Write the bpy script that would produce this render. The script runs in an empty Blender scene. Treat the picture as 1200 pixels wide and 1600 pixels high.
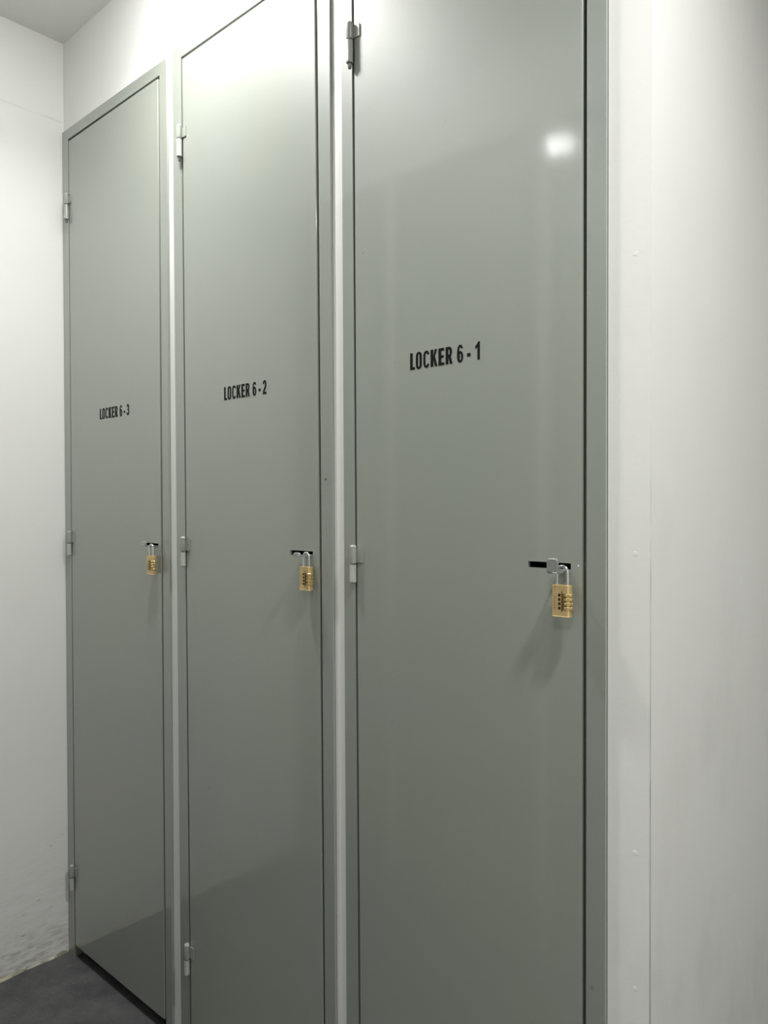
import bpy, bmesh, math, random
from mathutils import Vector, Matrix
random.seed(7)
scene = bpy.context.scene
C = scene.collection

# ------------------------------------------------------------------ camera
CAM = Vector((2.258, -1.05, 1.357))
YAW, PITCH, ROLL, FPX = math.radians(42.365), math.radians(-0.714), math.radians(-0.182), 1192.2
fw = Vector((-math.sin(YAW), math.cos(YAW), 0)); rt = Vector((math.cos(YAW), math.sin(YAW), 0)); up = Vector((0, 0, 1))
w_ = fw * math.cos(PITCH) + up * math.sin(PITCH); u_ = up * math.cos(PITCH) - fw * math.sin(PITCH)
r3 = rt * math.cos(ROLL) + u_ * math.sin(ROLL); u3 = u_ * math.cos(ROLL) - rt * math.sin(ROLL)
cam_d = bpy.data.cameras.new('camera'); cam = bpy.data.objects.new('camera', cam_d); C.objects.link(cam)
m = Matrix((r3, u3, -w_)).transposed().to_4x4(); m.translation = CAM; cam.matrix_world = m
cam_d.sensor_fit = 'VERTICAL'; cam_d.sensor_height = 36; cam_d.sensor_width = 27
cam_d.lens = FPX / 1600 * 36; cam_d.clip_start = 0.01; cam_d.clip_end = 50
scene.camera = cam

# ------------------------------------------------------------------ world, exposure, ceiling lights
wd = bpy.data.worlds.new('world'); scene.world = wd; wd.use_nodes = True
wd.node_tree.nodes['Background'].inputs[0].default_value = (0.9, 0.95, 1, 1)
wd.node_tree.nodes['Background'].inputs[1].default_value = 0.05
vs = scene.view_settings
vs.view_transform = 'Standard'; vs.look = 'None'; vs.exposure = 0.0; vs.gamma = 1.0; vs.use_curve_mapping = False

CEIL = 2.733
LIGHTS = [  # x, y, watts, beam spread, glow of the diffuser, label
    (0.78, -0.29, 7.5, 140, 200.0, 'round white ceiling downlight above the aisle in front of the middle locker'),
    (2.36, -0.37, 20.5, 150, 20.0, 'round white ceiling downlight at the open end of the aisle beside the viewer'),
    (2.45, -1.55, 12.0, 150, 10.0, 'added fill light built as a ceiling downlight, unseen in the passage behind the viewer'),  # extra fill lamp, added to brighten the nearest door
]

# ------------------------------------------------------------------ materials
def mat(name, col, rough=0.5, metal=0.0, spec=0.5, coat=0.0):
    mt = bpy.data.materials.new(name); mt.use_nodes = True
    b = mt.node_tree.nodes['Principled BSDF']
    b.inputs['Base Color'].default_value = (*col, 1); b.inputs['Roughness'].default_value = rough
    b.inputs['Metallic'].default_value = metal; b.inputs['Specular IOR Level'].default_value = spec
    b.inputs['Coat Weight'].default_value = coat
    return mt
def N(mt, t, **kw):
    n = mt.node_tree.nodes.new(t)
    for k, v in kw.items(): setattr(n, k, v)
    return n
def L(mt, a, b): mt.node_tree.links.new(a, b)
def bsdf(mt): return mt.node_tree.nodes['Principled BSDF']
def coords(mt, scale=(1, 1, 1)):
    tc = N(mt, 'ShaderNodeNewGeometry'); mp = N(mt, 'ShaderNodeMapping'); mp.inputs['Scale'].default_value = scale
    L(mt, tc.outputs['Position'], mp.inputs[0]); return mp.outputs[0]
def noise(mt, vec, scale, detail=3, rough=0.5):
    n = N(mt, 'ShaderNodeTexNoise'); n.inputs['Scale'].default_value = scale; n.inputs['Detail'].default_value = detail
    n.inputs['Roughness'].default_value = rough; L(mt, vec, n.inputs['Vector']); return n.outputs['Fac']
def ramp(mt, fac, stops):
    r = N(mt, 'ShaderNodeValToRGB'); L(mt, fac, r.inputs[0]); e = r.color_ramp.elements
    while len(e) < len(stops): e.new(0.5)
    for k, (p, c) in zip(e, stops): k.position = p; k.color = (*c, 1) if len(c) == 3 else c
    return r.outputs[0]
def mixc(mt, fac, a, b):
    x = N(mt, 'ShaderNodeMix', data_type='RGBA')
    for s, v in ((x.inputs[0], fac), (x.inputs[6], a), (x.inputs[7], b)):
        if hasattr(v, 'links'): L(mt, v, s)
        elif isinstance(v, tuple): s.default_value = (*v, 1)
        else: s.default_value = v
    return x.outputs[2]
def mth(mt, op, a, b=0.0):
    x = N(mt, 'ShaderNodeMath', operation=op)
    for s, v in ((x.inputs[0], a), (x.inputs[1], b)):
        if hasattr(v, 'links'): L(mt, v, s)
        else: s.default_value = v
    return x.outputs[0]
def bump(mt, h, strength, dist=0.001, chain=None):
    b = N(mt, 'ShaderNodeBump'); b.inputs['Strength'].default_value = strength; b.inputs['Distance'].default_value = dist
    L(mt, h, b.inputs['Height'])
    if chain is not None: L(mt, chain, b.inputs['Normal'])
    return b.outputs[0]
def sep(mt):
    g = N(mt, 'ShaderNodeNewGeometry'); s = N(mt, 'ShaderNodeSeparateXYZ'); L(mt, g.outputs['Position'], s.inputs[0]); return s.outputs

def paint(name, col, rough):
    mt = mat(name, col, rough, spec=1.0, coat=1.0); bsdf(mt).inputs['Coat Roughness'].default_value = 0.078; bsdf(mt).inputs['Coat IOR'].default_value = 1.75
    v = coords(mt)
    c = mixc(mt, ramp(mt, noise(mt, v, 2.2, 3), [(0.35, (0, 0, 0)), (0.7, (1, 1, 1))]), col, tuple(x * y for x, y in zip(col, (1.05, 1.03, 0.96))))
    sp = ramp(mt, noise(mt, v, 55, 1), [(0.0, (0, 0, 0)), (0.80, (0, 0, 0)), (0.83, (1, 1, 1))])
    c = mixc(mt, mth(mt, 'MULTIPLY', sp, 0.45), c, (0.10, 0.10, 0.09))
    L(mt, c, bsdf(mt).inputs['Base Color'])
    b1 = bump(mt, noise(mt, v, 3.0, 1), 0.25, 0.004)
    b2 = bump(mt, noise(mt, v, 420, 2), 0.03, 0.0001, b1)
    L(mt, b2, bsdf(mt).inputs['Normal'])
    return mt
M = {}
M['door'] = paint('locker_door_paint', (0.252, 0.275, 0.249), 0.52)
M['frame'] = paint('locker_frame_paint', (0.240, 0.265, 0.244), 0.50)
M['hinge'] = mat('hinge_paint', (0.33, 0.35, 0.32), 0.30)
M['inside'] = mat('locker_inside', (0.03, 0.03, 0.03), 0.8)
M['letter'] = mat('letter_vinyl', (0.004, 0.0045, 0.004), 0.6, spec=0.15)
M['steel'] = mat('zinc_steel', (0.62, 0.63, 0.62), 0.32, metal=0.85)
M['chrome'] = mat('shackle_chrome', (0.78, 0.78, 0.80), 0.14, metal=1.0)
M['tab'] = mat('latch_zinc', (0.24, 0.26, 0.24), 0.34, metal=0.25)
M['tab_bare'] = mat('latch_bare_zinc', (0.40, 0.42, 0.41), 0.30, metal=0.55)
M['brass'] = mat('brass', (0.74, 0.55, 0.27), 0.38, metal=0.62)
v = coords(M['brass'], (1, 1, 12)); L(M['brass'], bump(M['brass'], noise(M['brass'], v, 500, 2), 0.2, 0.0003), bsdf(M['brass']).inputs['Normal'])
M['brass_dark'] = mat('brass_recess_shade', (0.16, 0.10, 0.035), 0.5, metal=0.6)  # dark tone standing in for shade around the dials
M['dial'] = mat('brass_dial', (0.62, 0.46, 0.22), 0.30, metal=0.75)
M['window'] = mat('dial_window_black', (0.012, 0.010, 0.008), 0.4)
M['print'] = mat('padlock_print', (0.42, 0.14, 0.03), 0.5)
M['pin'] = mat('pin_steel', (0.16, 0.16, 0.16), 0.45, metal=0.7)

def wall_mat(name, dirt_low=0.0, roller=0.0, seam=False, smear=0.0, col=(0.765, 0.77, 0.75)):
    mt = mat(name, col, 0.55, spec=0.35)
    v = coords(mt); s = sep(mt)
    c = mixc(mt, ramp(mt, noise(mt, v, 3.0, 4), [(0.3, (0, 0, 0)), (0.75, (1, 1, 1))]), col, tuple(x * y for x, y in zip(col, (0.965, 0.96, 0.955))))
    if smear:
        f = ramp(mt, noise(mt, coords(mt, (3, 3, 1.4)), 2.6, 6, 0.6), [(0.50, (0, 0, 0)), (0.78, (1, 1, 1))])
        low = ramp(mt, mth(mt, 'MULTIPLY', s[2], 0.5), [(0.25, (1, 1, 1)), (0.75, (0.15, 0.15, 0.15))])
        c = mixc(mt, mth(mt, 'MULTIPLY', mth(mt, 'MULTIPLY', f, low), smear), c, (0.47, 0.475, 0.45))
    if dirt_low:
        h = ramp(mt, s[2], [(0.0, (1, 1, 1)), (0.05, (0.75, 0.75, 0.75)), (0.14, (0.18, 0.18, 0.18)), (0.42, (0, 0, 0))])
        f = ramp(mt, noise(mt, coords(mt, (6, 5, 22)), 3.2, 6, 0.65), [(0.44, (0, 0, 0)), (0.66, (1, 1, 1))])
        c = mixc(mt, mth(mt, 'MULTIPLY', mth(mt, 'MULTIPLY', h, f), dirt_low), c, (0.30, 0.285, 0.24))
        f2 = ramp(mt, noise(mt, coords(mt, (3, 3, 9)), 9, 2), [(0.70, (0, 0, 0)), (0.73, (1, 1, 1))])
        h2 = ramp(mt, s[2], [(0.0, (1, 1, 1)), (0.32, (0.7, 0.7, 0.7)), (0.40, (0, 0, 0))])
        c = mixc(mt, mth(mt, 'MULTIPLY', mth(mt, 'MULTIPLY', f2, h2), 0.7), c, (0.30, 0.29, 0.27))
    nrm = bump(mt, noise(mt, v, 60, 4), 0.12, 0.001)
    nrm = bump(mt, noise(mt, v, 2.2, 2), 0.25, 0.004, nrm)
    if roller: nrm = bump(mt, noise(mt, coords(mt, (18, 18, 70)), 2.2, 4, 0.6), roller, 0.0012, nrm)
    if seam:
        d = mth(mt, 'ABSOLUTE', mth(mt, 'SUBTRACT', s[2], 2.497))
        line = ramp(mt, mth(mt, 'MULTIPLY', d, 200), [(0.0, (1, 1, 1)), (0.45, (0.8, 0.8, 0.8)), (0.75, (0, 0, 0))])
        br = ramp(mt, noise(mt, v, 9, 2), [(0.42, (0, 0, 0)), (0.60, (1, 1, 1))])
        c = mixc(mt, mth(mt, 'MULTIPLY', mth(mt, 'MULTIPLY', line, br), 0.35), c, (0.42, 0.42, 0.40))
    L(mt, c, bsdf(mt).inputs['Base Color']); L(mt, nrm, bsdf(mt).inputs['Normal'])
    return mt
M['wall'] = wall_mat('white_wall_paint')
M['wall_left'] = wall_mat('white_left_wall_paint', dirt_low=0.85, seam=True)
M['strip'] = wall_mat('white_filler_strip_paint', roller=0.10, smear=0.25)
M['wall_right'] = wall_mat('white_board_paint', smear=0.40)
M['ceil'] = wall_mat('ceiling_paint', col=(0.82, 0.82, 0.80))
gm = mat('corner_grime', (0.27, 0.25, 0.19), 0.8)
gz = mth(gm, 'ADD', mth(gm, 'MULTIPLY', sep(gm)[2], 0.40), mth(gm, 'MULTIPLY', noise(gm, coords(gm), 14, 4), 0.5))
L(gm, ramp(gm, gz, [(0.40, (0.30, 0.28, 0.21)), (0.85, (0.74, 0.74, 0.71))]), bsdf(gm).inputs['Base Color']); M['grime'] = gm
M['plaster'] = mat('filler_dab', (0.80, 0.80, 0.77), 0.45)
fl = mat('floor_vinyl', (0.05, 0.05, 0.055), 0.55, spec=0.35)
v = coords(fl)
c = mixc(fl, ramp(fl, noise(fl, v, 9, 6, 0.7), [(0.3, (0, 0, 0)), (0.72, (1, 1, 1))]), (0.046, 0.046, 0.050), (0.108, 0.107, 0.111))
sp = ramp(fl, noise(fl, v, 120, 2), [(0.0, (0, 0, 0)), (0.66, (0, 0, 0)), (0.73, (1, 1, 1))])
c = mixc(fl, mth(fl, 'MULTIPLY', sp, 0.40), c, (0.30, 0.29, 0.27))
L(fl, c, bsdf(fl).inputs['Base Color']); L(fl, bump(fl, noise(fl, v, 45, 4), 0.25, 0.0015), bsdf(fl).inputs['Normal'])
M['floor'] = fl
ck = mat('dirty_caulk', (0.55, 0.52, 0.40), 0.6)
v = coords(ck)
c = mixc(ck, ramp(ck, noise(ck, v, 26, 4), [(0.40, (0, 0, 0)), (0.62, (1, 1, 1))]), (0.50, 0.47, 0.36), (0.20, 0.18, 0.13))
L(ck, c, bsdf(ck).inputs['Base Color']); M['caulk'] = ck
M['fitting'] = mat('downlight_trim_white', (0.82, 0.82, 0.80), 0.35)
em = mat('downlight_diffuser', (0.9, 0.9, 0.9), 0.5)
bsdf(em).inputs['Emission Color'].default_value = (1, 0.99, 0.965, 1); bsdf(em).inputs['Emission Strength'].default_value = 70.0
M['diffuser'] = em

# ------------------------------------------------------------------ mesh helpers
def obj(name, bm, mt, parent=None, loc=None, smooth=False):
    me = bpy.data.meshes.new(name); bmesh.ops.recalc_face_normals(bm, faces=bm.faces); bm.to_mesh(me); bm.free()
    me.materials.append(mt)
    if smooth:
        for p in me.polygons: p.use_smooth = True
        me.set_sharp_from_angle(angle=math.radians(22))
    o = bpy.data.objects.new(name, me); C.objects.link(o)
    if parent: o.parent = parent
    if loc: o.location = loc
    return o
def tag(o, label, cat, group=None, kind=None):
    o['label'] = label; o['category'] = cat
    if group: o['group'] = group
    if kind: o['kind'] = kind
    return o
def thing(name, label, cat, loc, group=None):
    o = bpy.data.objects.new(name, None); o.empty_display_size = 0.05; C.objects.link(o); o.location = loc
    return tag(o, label, cat, group)
def prism(bm, quad, z0, z1):
    """quad: four (x0, x1) style corners given as list of 8 points, bottom ring then top ring"""
    a = [bm.verts.new(p) for p in quad]
    for f in ((0, 1, 2, 3), (4, 5, 6, 7), (0, 1, 5, 4), (1, 2, 6, 5), (2, 3, 7, 6), (3, 0, 4, 7)): bm.faces.new([a[i] for i in f])
    return a
def box(bm, x0, x1, y0, y1, z0, z1):
    return prism(bm, [(x0, y0, z0), (x1, y0, z0), (x1, y1, z0), (x0, y1, z0), (x0, y0, z1), (x1, y0, z1), (x1, y1, z1), (x0, y1, z1)], z0, z1)
def lbox(bm, xa, xb, y0, y1, z0, z1):
    """box whose left and right x are functions of z (posts not quite plumb)"""
    return prism(bm, [(xa(z0), y0, z0), (xb(z0), y0, z0), (xb(z0), y1, z0), (xa(z0), y1, z0), (xa(z1), y0, z1), (xb(z1), y0, z1), (xb(z1), y1, z1), (xa(z1), y1, z1)], z0, z1)
def bevel_all(bm, w, seg=2):
    es = [e for e in bm.edges if len(e.link_faces) == 2 and e.calc_face_angle(0) > 0.6]
    bmesh.ops.bevel(bm, geom=es, offset=w, segments=seg, affect='EDGES', profile=0.5)
def lathe(bm, prof, c, n=20, rad=None):
    """profile [(r, z)] turned about a vertical axis at c; rad(k) scales the radius for knurls"""
    rings = []
    for r, z in prof:
        if r <= 1e-6: rings.append([bm.verts.new((c[0], c[1], c[2] + z))])
        else: rings.append([bm.verts.new((c[0] + r * (rad(k) if rad else 1) * math.cos(2 * math.pi * k / n), c[1] + r * (rad(k) if rad else 1) * math.sin(2 * math.pi * k / n), c[2] + z)) for k in range(n)])
    for a, b in zip(rings, rings[1:]):
        for k in range(n):
            q = (k + 1) % n
            if len(a) == 1: bm.faces.new((a[0], b[k], b[q]))
            elif len(b) == 1: bm.faces.new((a[k], a[q], b[0]))
            else: bm.faces.new((a[k], a[q], b[q], b[k]))
def tube(bm, pts, r, n=12):
    rings = []
    for i, p in enumerate(pts):
        t = (pts[min(i + 1, len(pts) - 1)] - pts[max(i - 1, 0)]).normalized()
        a = Vector((0, 1, 0)); b = t.cross(a).normalized(); a = b.cross(t).normalized()
        rings.append([bm.verts.new(p + a * r * math.cos(2 * math.pi * k / n) + b * r * math.sin(2 * math.pi * k / n)) for k in range(n)])
    for x, y in zip(rings, rings[1:]):
        for k in range(n): bm.faces.new((x[k], x[(k + 1) % n], y[(k + 1) % n], y[k]))
    bm.faces.new(rings[0]); bm.faces.new(rings[-1])
def holed_plate(bm, A, B, hole, t0, t1, P):
    """plate with one rectangular hole. A(s), B(s): outer edges in the first axis as functions of the second axis;
    hole = (a0, a1, b0, b1); P(a, b, t) -> point. Returns the outer front edges for a bevel."""
    b0, b1, h = B[0], B[1], hole
    bs = [b0, h[2], h[3], b1]
    G = {}
    for t in (0, 1):
        for j, b in enumerate(bs):
            for i, a in enumerate((A[0](b), h[0], h[1], A[1](b))): G[i, j, t] = bm.verts.new(P(a, b, (t0, t1)[t]))
    for t in (0, 1):
        for i in range(3):
            for j in range(3):
                if (i, j) != (1, 1): bm.faces.new([G[i, j, t], G[i + 1, j, t], G[i + 1, j + 1, t], G[i, j + 1, t]])
    for i in range(3):
        for j in (0, 3): bm.faces.new([G[i, j, 0], G[i + 1, j, 0], G[i + 1, j, 1], G[i, j, 1]])
        for j in (0, 3): bm.faces.new([G[j, i, 0], G[j, i + 1, 0], G[j, i + 1, 1], G[j, i, 1]])
    for a, b in (((1, 1), (2, 1)), ((2, 1), (2, 2)), ((2, 2), (1, 2)), ((1, 2), (1, 1))):
        bm.faces.new([G[(*a, 0)], G[(*b, 0)], G[(*b, 1)], G[(*a, 1)]])
    bm.edges.ensure_lookup_table()
    out = []
    for i in range(3):
        for j in (0, 3):
            out.append(bm.edges.get((G[i, j, 0], G[i + 1, j, 0]))); out.append(bm.edges.get((G[j, i, 0], G[j, i + 1, 0])))
    return out

# ------------------------------------------------------------------ lettering: bold condensed capitals, drawn as outlines (cap height 1)
def rrect(x0, x1, y0, y1, r, n=6):
    p = []
    for cx, cy, a0 in ((x1 - r, y0 + r, -90), (x1 - r, y1 - r, 0), (x0 + r, y1 - r, 90), (x0 + r, y0 + r, 180)):
        for k in range(n + 1):
            a = math.radians(a0 + 90 * k / n); p.append((cx + r * math.cos(a), cy + r * math.sin(a)))
    return p
def arcp(cx, cy, rx, ry, a0, a1, n=10):
    return [(cx + rx * math.cos(math.radians(a0 + (a1 - a0) * k / n)), cy + ry * math.sin(math.radians(a0 + (a1 - a0) * k / n))) for k in range(n + 1)]
S = 0.205
def glyph(ch):
    """list of loops (outer and holes), width"""
    if ch == 'L': return [[(0, 0), (.40, 0), (.40, .15), (S, .15), (S, 1), (0, 1)]], .40
    if ch == 'O': return [rrect(0, .48, -.015, 1.015, .235, 9), rrect(.175, .305, .13, .87, .062, 6)], .48
    if ch == 'C':
        o = arcp(.235, .70, .235, .315, 18, 180) + arcp(.235, .30, .235, .315, 180, 342)
        i = arcp(.235, .30, .082, .17, 338, 180) + arcp(.235, .70, .082, .17, 180, 22)
        return [o + i], .46
    if ch == 'K': return [[(0, 0), (S, 0), (S, .30), (.225, .42), (.33, 0), (.52, 0), (.335, .60), (.50, 1), (.315, 1), (S, .60), (S, 1), (0, 1)]], .52
    if ch == 'E': return [[(0, 0), (.43, 0), (.43, .155), (S, .155), (S, .43), (.39, .43), (.39, .58), (S, .58), (S, .845), (.42, .845), (.42, 1), (0, 1)]], .43
    if ch == 'H': return [[(0, 0), (S, 0), (S, .42), (.32, .42), (.32, 0), (.485, 0), (.485, 1), (.32, 1), (.32, .58), (S, .58), (S, 1), (0, 1)]], .485
    if ch == 'F': return [[(0, 0), (S, 0), (S, .42), (.37, .42), (.37, .57), (S, .57), (S, .845), (.40, .845), (.40, 1), (0, 1)]], .40
    if ch == 'A': return [[(0, 0), (.165, 0), (.19, .20), (.34, .20), (.365, 0), (.53, 0), (.35, 1), (.18, 1)], [(.212, .35), (.265, .76), (.318, .35)]], .53
    if ch == 'R':
        o = [(0, 0), (S, 0), (S, .40), (.225, .40), (.33, 0), (.52, 0), (.40, .43)] + arcp(.29, .715, .20, .285, -50, 90, 8) + [(0, 1)]
        return [o, [(S, .55)] + arcp(.25, .70, .075, .15, -90, 90, 6) + [(S, .85)]], .52
    if ch == '6':
        o = arcp(.235, .31, .235, .325, 180, 380, 14) + arcp(.235, .36, .225, .30, 20, 118, 6)
        o = arcp(.235, .32, .235, .335, -180, 90, 16)[:] + [(.175, .60)] + [(.165, .72)] + arcp(.245, .77, .078, .10, 180, 20, 6) + [(.465, .765)] + arcp(.24, .72, .22, .295, 10, 180, 8) + [(0, .50)]
        return [o, rrect(S - .005, .315, .12, .50, .070, 6)], .47
    if ch == '-': return [[(0, .26), (.24, .26), (.24, .45), (0, .45)]], .24
    if ch == '1': return [[(.15, 0), (.315, 0), (.315, 1.01), (.19, 1.01), (.14, .90), (0, .79), (0, .62), (.15, .70)]], .315
    if ch == '2':
        o = [(0, 0), (.45, 0), (.45, .165), (.205, .165), (.245, .25), (.34, .37), (.41, .50)] + arcp(.23, .72, .22, .295, -12, 172, 12) + [(.165, .69)] + arcp(.228, .745, .066, .125, 170, -10, 8) + [(.27, .60), (.17, .44), (.05, .26)]
        return [o], .45
    if ch == '3':
        o = arcp(.225, .29, .225, .305, 188, 392, 14) + [(.345, .53)] + arcp(.22, .74, .205, .275, -40, 172, 12) + [(.165, .74)] + arcp(.215, .745, .062, .115, 172, -80, 8) + [(.165, .585), (.165, .45)] + arcp(.22, .29, .070, .155, 85, -172, 10)
        return [o], .45
def lettering(name, items, mt, parent, P, cap, depth=0.0004):
    """items: (char, x offset, width scale or None) in units of the cap height; P: 4x4 placing x right / y up / z out"""
    cu = bpy.data.curves.new(name, 'CURVE'); cu.dimensions = '2D'; cu.fill_mode = 'BOTH'; cu.extrude = depth / 2
    for ch, x, wx in items:
        loops, wd = glyph(ch); sx = (wx / wd) if wx else 1
        for lp in loops:
            s = cu.splines.new('POLY'); s.points.add(len(lp) - 1); s.use_cyclic_u = True
            for k, (a, b) in enumerate(lp): s.points[k].co = ((x + a * sx) * cap, b * cap, 0, 1)
    tmp = bpy.data.objects.new(name, cu); C.objects.link(tmp)
    me = bpy.data.meshes.new_from_object(tmp.evaluated_get(bpy.context.evaluated_depsgraph_get()))
    bpy.data.objects.remove(tmp); bpy.data.curves.remove(cu)
    me.name = name; me.materials.clear(); me.materials.append(mt)
    o = bpy.data.objects.new(name, me); C.objects.link(o); o.parent = parent; o.matrix_local = P
    return o

# ------------------------------------------------------------------ the setting
XR, YB, YF, YE = 3.3, -2.4, -0.93, 1.4   # far right wall, rear wall, face of the wall across the aisle, end of the passage beyond the corner
XE = 1.76                           # where the wall across the aisle ends
WALLY = 0.006                       # face of the locker wall (locker frames stand 6 mm proud)
def struct(name, bm, mt, label, cat, parent=None):
    o = obj(name, bm, mt, parent)
    if parent is None: tag(o, label, cat, kind='structure')
    elif label: o['label'] = label
    return o
bm = bmesh.new(); box(bm, -0.1, XR + .1, YB - .1, YE + .1, -0.1, 0.0)
struct('floor', bm, M['floor'], 'dark grey speckled floor at the foot of the farthest locker', 'floor')
bm = bmesh.new(); box(bm, -0.1, XR + .1, YB - .1, YE + .1, CEIL, CEIL + .1)
struct('ceiling', bm, M['ceil'], 'plain pale grey ceiling above the corner', 'ceiling')
bm = bmesh.new(); box(bm, -0.1, 0.0, YF - .1, 0.6, 0, CEIL)
struct('wall_left', bm, M['wall_left'], 'white end wall left of the farthest locker, scuffed near the floor', 'wall')

# lockers: posts given as (x at the top, x at the floor)
LK = [
    dict(no='3', fl=(0.003, 0.003), gl=(0.043, 0.044), gr=(0.537, 0.539), fr=(0.571, 0.571), top=2.465, slot=(0.448, 0.522), sz=1.2495),
    dict(no='2', fl=(0.599, 0.611), gl=(0.640, 0.653), gr=(1.120, 1.133), fr=(1.158, 1.165), top=2.472, slot=(1.035, 1.105), sz=1.2530),
    dict(no='1', fl=(1.192, 1.197), gl=(1.223, 1.233), gr=(1.709, 1.707), fr=(1.743, 1.741), top=2.472, slot=(1.611, 1.686), sz=1.2585),
]
def lin(p): return lambda z: p[1] + (p[0] - p[1]) * z / 2.45
# locker wall: boards around the locker fronts
bm = bmesh.new(); box(bm, 0.0, 0.6332, WALLY, .03, LK[0]['top'] - .004, CEIL)
wall_back = struct('wall_back', bm, M['wall'], 'white wall holding the three lockers, seen above and between them', 'wall')
bm = bmesh.new(); box(bm, 0.6345, 1.8070, WALLY, .03, LK[1]['top'] - .004, CEIL); struct('panel', bm, M['wall'], None, None, wall_back)
for a, b in ((0, 1), (1, 2)):
    bm = bmesh.new(); fa, fb = lin(LK[a]['fr']), lin(LK[b]['fl'])
    lbox(bm, lambda z: fa(z) + .0008, lambda z: fb(z) + .0002, WALLY, .03, 0, LK[0]['top'] - .0045)
    struct('filler_strip', bm, M['wall'], None, None, wall_back)
XJ = (1.8075, 1.8065)
f1 = lin(LK[2]['fr']); fj = lin(XJ)
bm = bmesh.new(); lbox(bm, lambda z: f1(z) + .0008, lambda z: fj(z), WALLY, .0062, 0, LK[1]['top'] - .0045); lbox(bm, lambda z: f1(z) + .0008, lambda z: fj(z) - .0255, .0062, .03, 0, LK[1]['top'] - .0045)
strip = struct('filler_strip', bm, M['strip'], 'narrow white strip with roller marks and filled screws', None, wall_back)
bm = bmesh.new(); box(bm, 0, 1.780, .5, .55, 0, CEIL); struct('backing_board', bm, M['inside'], None, None, wall_back)
# the wall turns the corner right of the nearest locker and runs away from the viewer
bm = bmesh.new(); lbox(bm, lambda z: fj(z) - .025, lambda z: fj(z) + .0012, WALLY + .0004, YE, 0, CEIL); bevel_all(bm, .0008, 2)
board = struct('wall_right', bm, M['wall_right'], 'smooth white wall with faint smudges, right of the nearest locker', 'wall')
bm = bmesh.new(); lbox(bm, lambda z: fj(z) - .0003, lambda z: fj(z) + .0014, WALLY - .0001, WALLY + .0007, 0, 2.46)
struct('joint', bm, M['grime'], 'thin dirty crack down the corner', None, wall_back)
def screw(x, z, par, y, r=.0036, rot=0):
    bm = bmesh.new(); lathe(bm, [(r, 0), (r * .8, .0003), (r * .5, .0001), (r * .3, .0003), (0, .0003)], (0, 0, 0), 14)
    o = obj('screw_cap', bm, M['plaster'], par, smooth=True); o.rotation_euler = (math.pi / 2, 0, rot); o.location = (x, y, z)
for z in (1.713, 1.282, 0.848, 0.650): screw(1.785, z, strip, WALLY)
for y, z in ((.395, 1.568), (.395, 1.217), (.372, .652), (.400, .556)): screw(fj(z) + .0012, z, board, y, .0036, math.pi / 2)

# wall across the aisle (seen only as a reflection in the glossy doors) with its own row of grey locker fronts
bm = bmesh.new(); box(bm, 0, XE, YF - .12, YF, 0, CEIL)
wf = struct('wall_front', bm, M['wall'], 'white wall across the aisle with grey locker fronts, mirrored in the doors', 'wall')
for x0, x1 in ((0.003, 0.475), (0.507, 1.072), (1.106, 1.69)):
    bm = bmesh.new(); z1 = 2.475
    box(bm, x0, x0 + .036, YF, YF + .007, 0, z1); box(bm, x1 - .036, x1, YF, YF + .007, 0, z1); box(bm, x0 + .036, x1 - .036, YF, YF + .007, z1 - .033, z1)
    struct('locker_frame', bm, M['frame'], None, None, wf)
    bm = bmesh.new(); box(bm, x0 + .041, x1 - .041, YF, YF + .008, .03, z1 - .04); bevel_all(bm, .0015)
    struct('locker_front', bm, M['door'], None, None, wf)
bm = bmesh.new(); box(bm, XE - .12, XE, YB, YF - .12, 0, CEIL); struct('wall_return', bm, M['wall'], 'white wall turning away behind the viewer', 'wall')
bm = bmesh.new(); box(bm, XR, XR + .1, YB, YE, 0, CEIL); struct('wall_far', bm, M['wall'], 'white wall across the passage, out of view to the right', 'wall')
bm = bmesh.new(); box(bm, XE - .12, XR + .1, YB - .1, YB, 0, CEIL); struct('wall_rear', bm, M['wall'], 'white wall behind the viewer', 'wall')
bm = bmesh.new(); box(bm, 1.7, XR + .1, YE, YE + .1, 0, CEIL); struct('wall_end', bm, M['wall'], 'white wall at the end of the passage round the corner', 'wall')

# caulk bead along the foot of the end wall
bm = bmesh.new(); n = 70; ring = []
for k in range(n + 1):
    y = -0.004 + (YF + .008) * k / n
    h = .006 + .004 * math.sin(k * .9) * math.sin(k * .37 + 1) + random.uniform(-.0015, .0015); d = .005 + .002 * math.sin(k * .55) + random.uniform(-.0008, .0008)
    ring.append([bm.verts.new(q) for q in ((0, y, 0), (d, y, 0), (d * .75, y, h * .45), (d * .25, y, h * .85), (0, y, h))])
for a, b in zip(ring, ring[1:]):
    for i in range(5): bm.faces.new((a[i], a[(i + 1) % 5], b[(i + 1) % 5], b[i]))
bm.faces.new(ring[0]); bm.faces.new(ring[-1])
tag(obj('baseboard_left', bm, M['caulk'], smooth=True), 'dirty cream bead of caulk where the end wall meets the floor', 'caulk', kind='structure')

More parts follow.
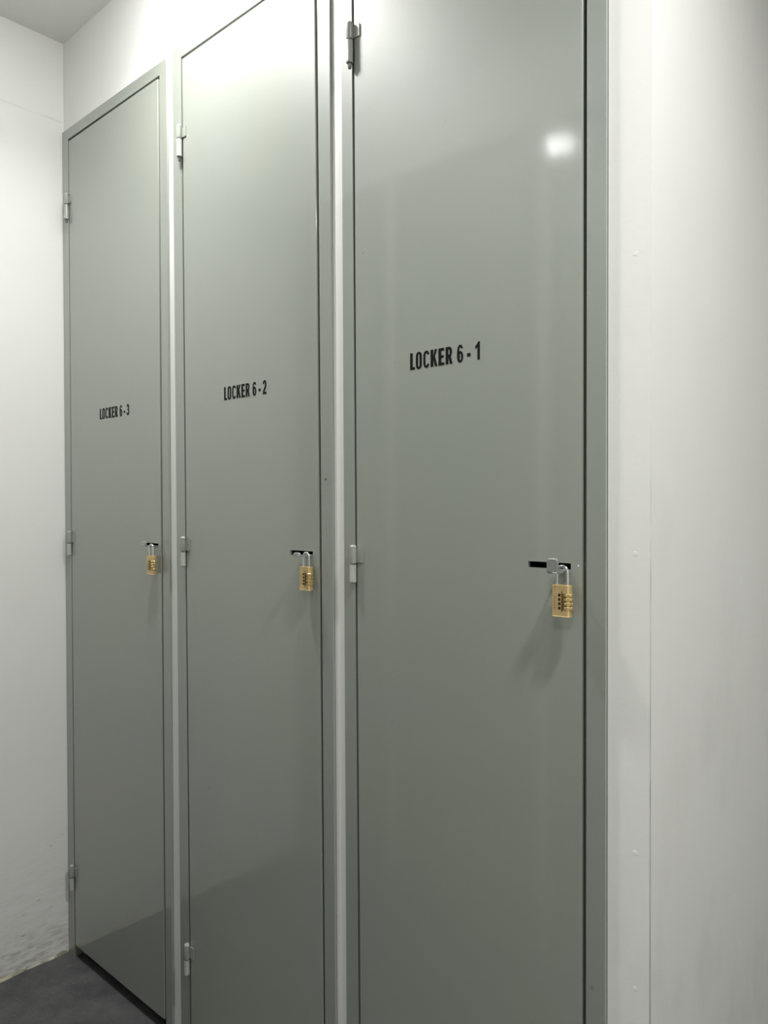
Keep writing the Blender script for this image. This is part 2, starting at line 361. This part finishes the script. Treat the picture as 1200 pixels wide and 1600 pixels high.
# ------------------------------------------------------------------ lockers
def make_hinge(parent, x, z0, zm, z1, first={}):
    """welded bullet hinge: upper barrel on the door, lower barrel on the frame"""
    r = .0066
    bm = bmesh.new()
    lathe(bm, [(0, zm + .0012), (r * .96, zm + .0012), (r, zm + .002), (r, z1 - .006), (r * 1.06, z1 - .0055), (r * 1.02, z1 - .003), (r * .75, z1 - .0008), (0, z1)], (0, 0, 0), 24)
    h = obj('hinge', bm, M['hinge'], parent, smooth=True); h.location = (x, -.0078, 0)
    bm = bmesh.new(); lathe(bm, [(0, z0), (r * .9, z0), (r * 1.03, z0 + .0012), (r * 1.03, z0 + .004), (r, z0 + .0045), (r, zm - .002), (r * .96, zm - .0012), (0, zm - .0012)], (0, 0, 0), 24)
    obj('lower_barrel', bm, M['hinge'], h, smooth=True)
    bm = bmesh.new(); nub = .010 if z0 > 2 else .0008; lathe(bm, [(0, z0 - nub), (r * .45, z0 - nub), (r * .6, z0 - nub * .6), (r * .55, z0 + .0045), (r * .5, zm - .002), (r * .5, zm + .0016), (0, zm + .0016)], (0, 0, 0), 14)
    obj('pin', bm, M['pin'], h, smooth=True)
    bm = bmesh.new(); box(bm, .003, .021, .0044, .0067, zm + .003, z1 - .008); bevel_all(bm, .0006)
    obj('door_leaf', bm, M['door'], h)
    bm = bmesh.new(); box(bm, -.0125, -.003, .0056, .0077, z0 + .008, zm - .003); bevel_all(bm, .0008)
    obj('frame_leaf', bm, M['frame'], h)
    return h

def make_locker(k, lk, label):
    fl, gl, gr, fr = (lin(lk[q]) for q in ('fl', 'gl', 'gr', 'fr')); top = lk['top']
    t = thing('locker', label, 'locker', (0, 0, 0), 'grey steel lockers set in the white wall')
    root_x = (fl(0) + fr(0)) / 2; t.location = (root_x, 0, 0)
    def sub(name, bm, mt, par=t, smooth=False):
        o = obj(name, bm, mt, par, smooth=smooth)
        if par is t: o.location = (-root_x, 0, 0)
        return o
    # frame: two posts and a head rail, with a rebate behind the door
    bm = bmesh.new(); g = .0034
    lbox(bm, fl, lambda z: gl(z) - g, 0, .045, 0, top); lbox(bm, lambda z: gr(z) + g, fr, 0, .045, 0, top)
    lbox(bm, lambda z: gl(z) - g, lambda z: gr(z) + g, 0, .045, top - .031, top)
    bevel_all(bm, .0012)
    lbox(bm, lambda z: gl(z) - g - .001, lambda z: gl(z) + .014, .026, .044, .0, top - .032)
    lbox(bm, lambda z: gr(z) - .014, lambda z: gr(z) + g + .001, .026, .044, .0, top - .032)
    lbox(bm, lambda z: gl(z) + .014, lambda z: gr(z) - .014, .026, .044, top - .056, top - .030)
    sub('frame', bm, M['frame'])
    # carcass behind the frame
    bm = bmesh.new(); y0, y1, th = .046, .47, .002
    xa, xb = max(fl(0), fl(2.4)) + .012, min(fr(0), fr(2.4)) - .012
    box(bm, xa, xa + th, y0, y1, .003, top - .02); box(bm, xb - th, xb, y0, y1, .003, top - .02)
    box(bm, xa, xb, y1, y1 + th, .003, top - .02); box(bm, xa + th, xb - th, y0, y1, top - .022, top - .02); box(bm, xa + th, xb - th, y0, y1, .003, .006)
    sub('body', bm, M['inside'])
    # door with the latch slot cut through
    bm = bmesh.new(); s0, s1 = lk['slot']; sz = lk['sz']
    es = holed_plate(bm, (lambda z: gl(z) + .0032, lambda z: gr(z) - .0034), (.036, top - .038), (s0, s1, sz - .0048, sz + .0048), -.001, .005, lambda a, b, y: (a, y, b))
    bmesh.ops.bevel(bm, geom=es, offset=.002, segments=3, affect='EDGES', profile=0.5)
    door = sub('door', bm, M['door'])
    # lettering on the door
    items = [('L', 0, .37), ('O', .45, .45), ('C', 1.03, .44), ('K', 1.58, .50), ('E', 2.17, .42), ('R', 2.70, .48), ('6', 3.52, .43), ('-', 4.23, .23), (lk['no'], 4.80 if lk['no'] == '1' else 4.70, .30 if lk['no'] == '1' else .42)]
    x = {'1': 1.3665, '2': 0.8065, '3': 0.2225}[lk['no']]
    lt = lettering('lettering', items, M['letter'], door, Matrix.Translation((x, -.0013, 1.5948 if lk['no'] == '1' else 1.5925)) @ Matrix.Rotation(math.pi / 2, 4, 'X') @ Matrix.Diagonal((1.05 if lk['no'] == '3' else 1.0, 1, 1, 1)), .0298)
    lt['label'] = 'black condensed capitals reading LOCKER 6 - ' + lk['no']
    for z0, zm, z1 in ((2.196, 2.240, 2.274), (1.203, 1.239, 1.276), (0.203, 0.241, 0.280)):
        make_hinge(t, gl(zm) - .0015 - root_x, z0, zm, z1)
    return t, door, root_x
names = {
    '1': 'grey steel locker nearest the viewer, door lettered LOCKER 6 - 1',
    '2': 'grey steel locker in the middle, door lettered LOCKER 6 - 2',
    '3': 'narrow-looking grey steel locker in the far corner, door lettered LOCKER 6 - 3',
}
def make_latch(t, root_x, s1, sz, rlen, flange, tilt, mt='tab'):
    e = bmesh.new(); x0, x1 = s1 - .0195 - root_x, s1 - .001 - root_x
    zt = -.0015
    # strip, in its own frame: origin on the door face, -y out of the door
    es = holed_plate(e, (lambda b: x0, lambda b: x1), (-.014, rlen), (x0 + .0035, x1 - .005, rlen * .28, rlen * .72), zt, zt - .0026, lambda a, b, h: (a, -b, h))
    if flange:
        fa = box(e, x0, x1, -rlen - .0040, -rlen, zt - .0012, flange)
        vs = [ed for ed in e.edges if abs(ed.verts[0].co.z - flange) < 1e-6 and abs(ed.verts[1].co.z - flange) < 1e-6 and abs(ed.verts[0].co.x - ed.verts[1].co.x) < 1e-6]
        bmesh.ops.bevel(e, geom=vs, offset=.0044, segments=5, affect='EDGES', profile=.5)
        te = [ed for ed in e.edges if all(v.co.y < -rlen - .0039 for v in ed.verts) and len(ed.link_faces) == 2 and ed.calc_face_angle(0) > .6]
        bmesh.ops.bevel(e, geom=te, offset=.0012, segments=3, affect='EDGES', profile=.5)
    o = obj('latch', e, M[mt], t); o.location = (0, 0, sz); o.rotation_euler = (tilt, 0, 0)
    o['label'] = 'bare metal latch tongue poking out of the slot'
    return o
roots = {}
for k, lk in enumerate(LK):
    t, d, rx = make_locker(k, lk, names[lk['no']]); roots[lk['no']] = (t, d, rx, lk)
make_latch(roots['1'][0], roots['1'][2], 1.686, 1.2540, .036, .0185, 0)
make_latch(roots['2'][0], roots['2'][2], 1.105, 1.2525, .033, .0045, 0, 'tab_bare')
make_latch(roots['3'][0], roots['3'][2], 0.522, 1.2500, .034, .0085, math.radians(-5), 'tab_bare')
# a small screw in the right post of the middle locker
bm = bmesh.new(); lathe(bm, [(.0024, 0), (.0024, .0008), (.0012, .0002), (0, .0002)], (0, 0, 0), 10)
o = obj('screw', bm, M['pin'], roots['2'][0], smooth=True); o.rotation_euler = (math.pi / 2, 0, 0); o.location = (1.143 - roots['2'][2], 0, 1.404)

# ------------------------------------------------------------------ padlocks
def make_padlock(label, x, yc, zt, rz=0.0, text=True):
    W, D, H = .029, .0135, .047
    t = thing('padlock', label, 'padlock', (x, yc, zt - H), 'brass combination padlocks on the lockers'); t.rotation_euler = (0, 0, rz)
    bm = bmesh.new(); box(bm, -W / 2, W / 2, -D / 2, D / 2, 0, H)
    ve = [e for e in bm.edges if abs(e.verts[0].co.z - e.verts[1].co.z) > .01]
    bmesh.ops.bevel(bm, geom=ve, offset=.0038, segments=5, affect='EDGES', profile=.5)
    bevel_all(bm, .0007, 2)
    obj('body', bm, M['brass'], t, smooth=True)
    # shackle
    bm = bmesh.new(); a = .0086; zs = H + .019; pts = [Vector((-a, 0, H - .006))] + [Vector((-a, 0, H + k * .003)) for k in range(1, 6)]
    pts += [Vector((-a * math.cos(math.pi * k / 14), 0, zs + a * math.sin(math.pi * k / 14))) for k in range(15)]
    pts += [Vector((a, 0, H + k * .003)) for k in range(5, 0, -1)] + [Vector((a, 0, H - .006))]
    tube(bm, pts, .0026, 14); obj('shackle', bm, M['chrome'], t, smooth=True)
    # thin dark plate painted as the shade of a dial recess, four dials, four little windows
    bm = bmesh.new(); y = -D / 2
    pr = [(.0030, .0060), (.0045, .0100), (.0105, .0100), (.0105, .0345), (.0045, .0345), (.0030, .0395), (.0022, .0345), (.0018, .0100)]
    a_ = [bm.verts.new((px, y - .00025, pz)) for px, pz in pr]; b_ = [bm.verts.new((px, y + .001, pz)) for px, pz in pr]
    bm.faces.new(a_); bm.faces.new(b_)
    for i in range(8): bm.faces.new((a_[i], a_[(i + 1) % 8], b_[(i + 1) % 8], b_[i]))
    obj('dial_recess_shade', bm, M['brass_dark'], t)
    for i in range(4):
        z = .0125 + i * .0065
        bm = bmesh.new(); R = .0078
        lathe(bm, [(0, -.0024), (R * .88, -.0024), (R, -.0016), (R, .0016), (R * .88, .0024), (0, .0024)], (0, 0, 0), 40, rad=lambda k: 1.0 if k % 4 < 2 else .93)
        o = obj('dial', bm, M['dial'], t); o.location = (.0098, -.0003, z); o.rotation_euler = (0, 0, random.uniform(0, .6))
        bm = bmesh.new(); box(bm, -.0019, .0019, -.0003, .0004, -.0021, .0021); bevel_all(bm, .0003, 1)
        o = obj('digit_window', bm, M['window'], t); o.location = (-.0012, y, z)
    if text:
        items = []; x_ = 0
        for ch in 'HAFELE':
            items.append((ch, x_, None)); x_ += glyph(ch)[1] + .62
        cap = .0033
        P = Matrix.Translation((-.0072, y - .0002, .0115)) @ Matrix.Rotation(math.pi / 2, 4, 'X') @ Matrix.Rotation(math.pi / 2, 4, 'Z')
        lettering('brand_print', items, M['print'], t, P, cap, .0002)['label'] = 'small orange-brown print running up the face'
    return t
make_padlock('brass combination padlock hanging from the nearest locker, LOCKER 6 - 1', 1.682, -.0200, 1.2320)
make_padlock('brass combination padlock hanging from the middle locker, LOCKER 6 - 2', 1.1005, -.0150, 1.2275)
make_padlock('brass combination padlock hanging from the far corner locker, LOCKER 6 - 3', 0.5145, -.0165, 1.2240)

# ------------------------------------------------------------------ ceiling downlights, the last an added fill light
for x, y, watt, spread, glow, label in LIGHTS:
    t = thing('downlight', label, 'downlight', (x, y, CEIL), 'ceiling downlights')
    bm = bmesh.new(); lathe(bm, [(.066, 0), (.066, -.008), (.070, -.009), (.084, -.005), (.088, 0)], (0, 0, 0), 40); obj('trim_ring', bm, M['fitting'], t, smooth=True)
    bm = bmesh.new(); lathe(bm, [(0, -.030), (.030, -.0285), (.052, -.023), (.0655, -.012), (.0655, -.0005), (0, -.0005)], (0, 0, 0), 40); dm = M['diffuser'].copy(); bsdf(dm).inputs['Emission Strength'].default_value = glow; obj('diffuser', bm, dm, t, smooth=True)
    ld = bpy.data.lights.new('downlight_lamp', 'AREA'); ld.shape = 'DISK'; ld.size = .128; ld.energy = watt; ld.color = (1.0, .99, .965); ld.spread = math.radians(spread)
    lo = bpy.data.objects.new('lamp', ld); C.objects.link(lo); lo.parent = t; lo.location = (0, 0, -.0315)
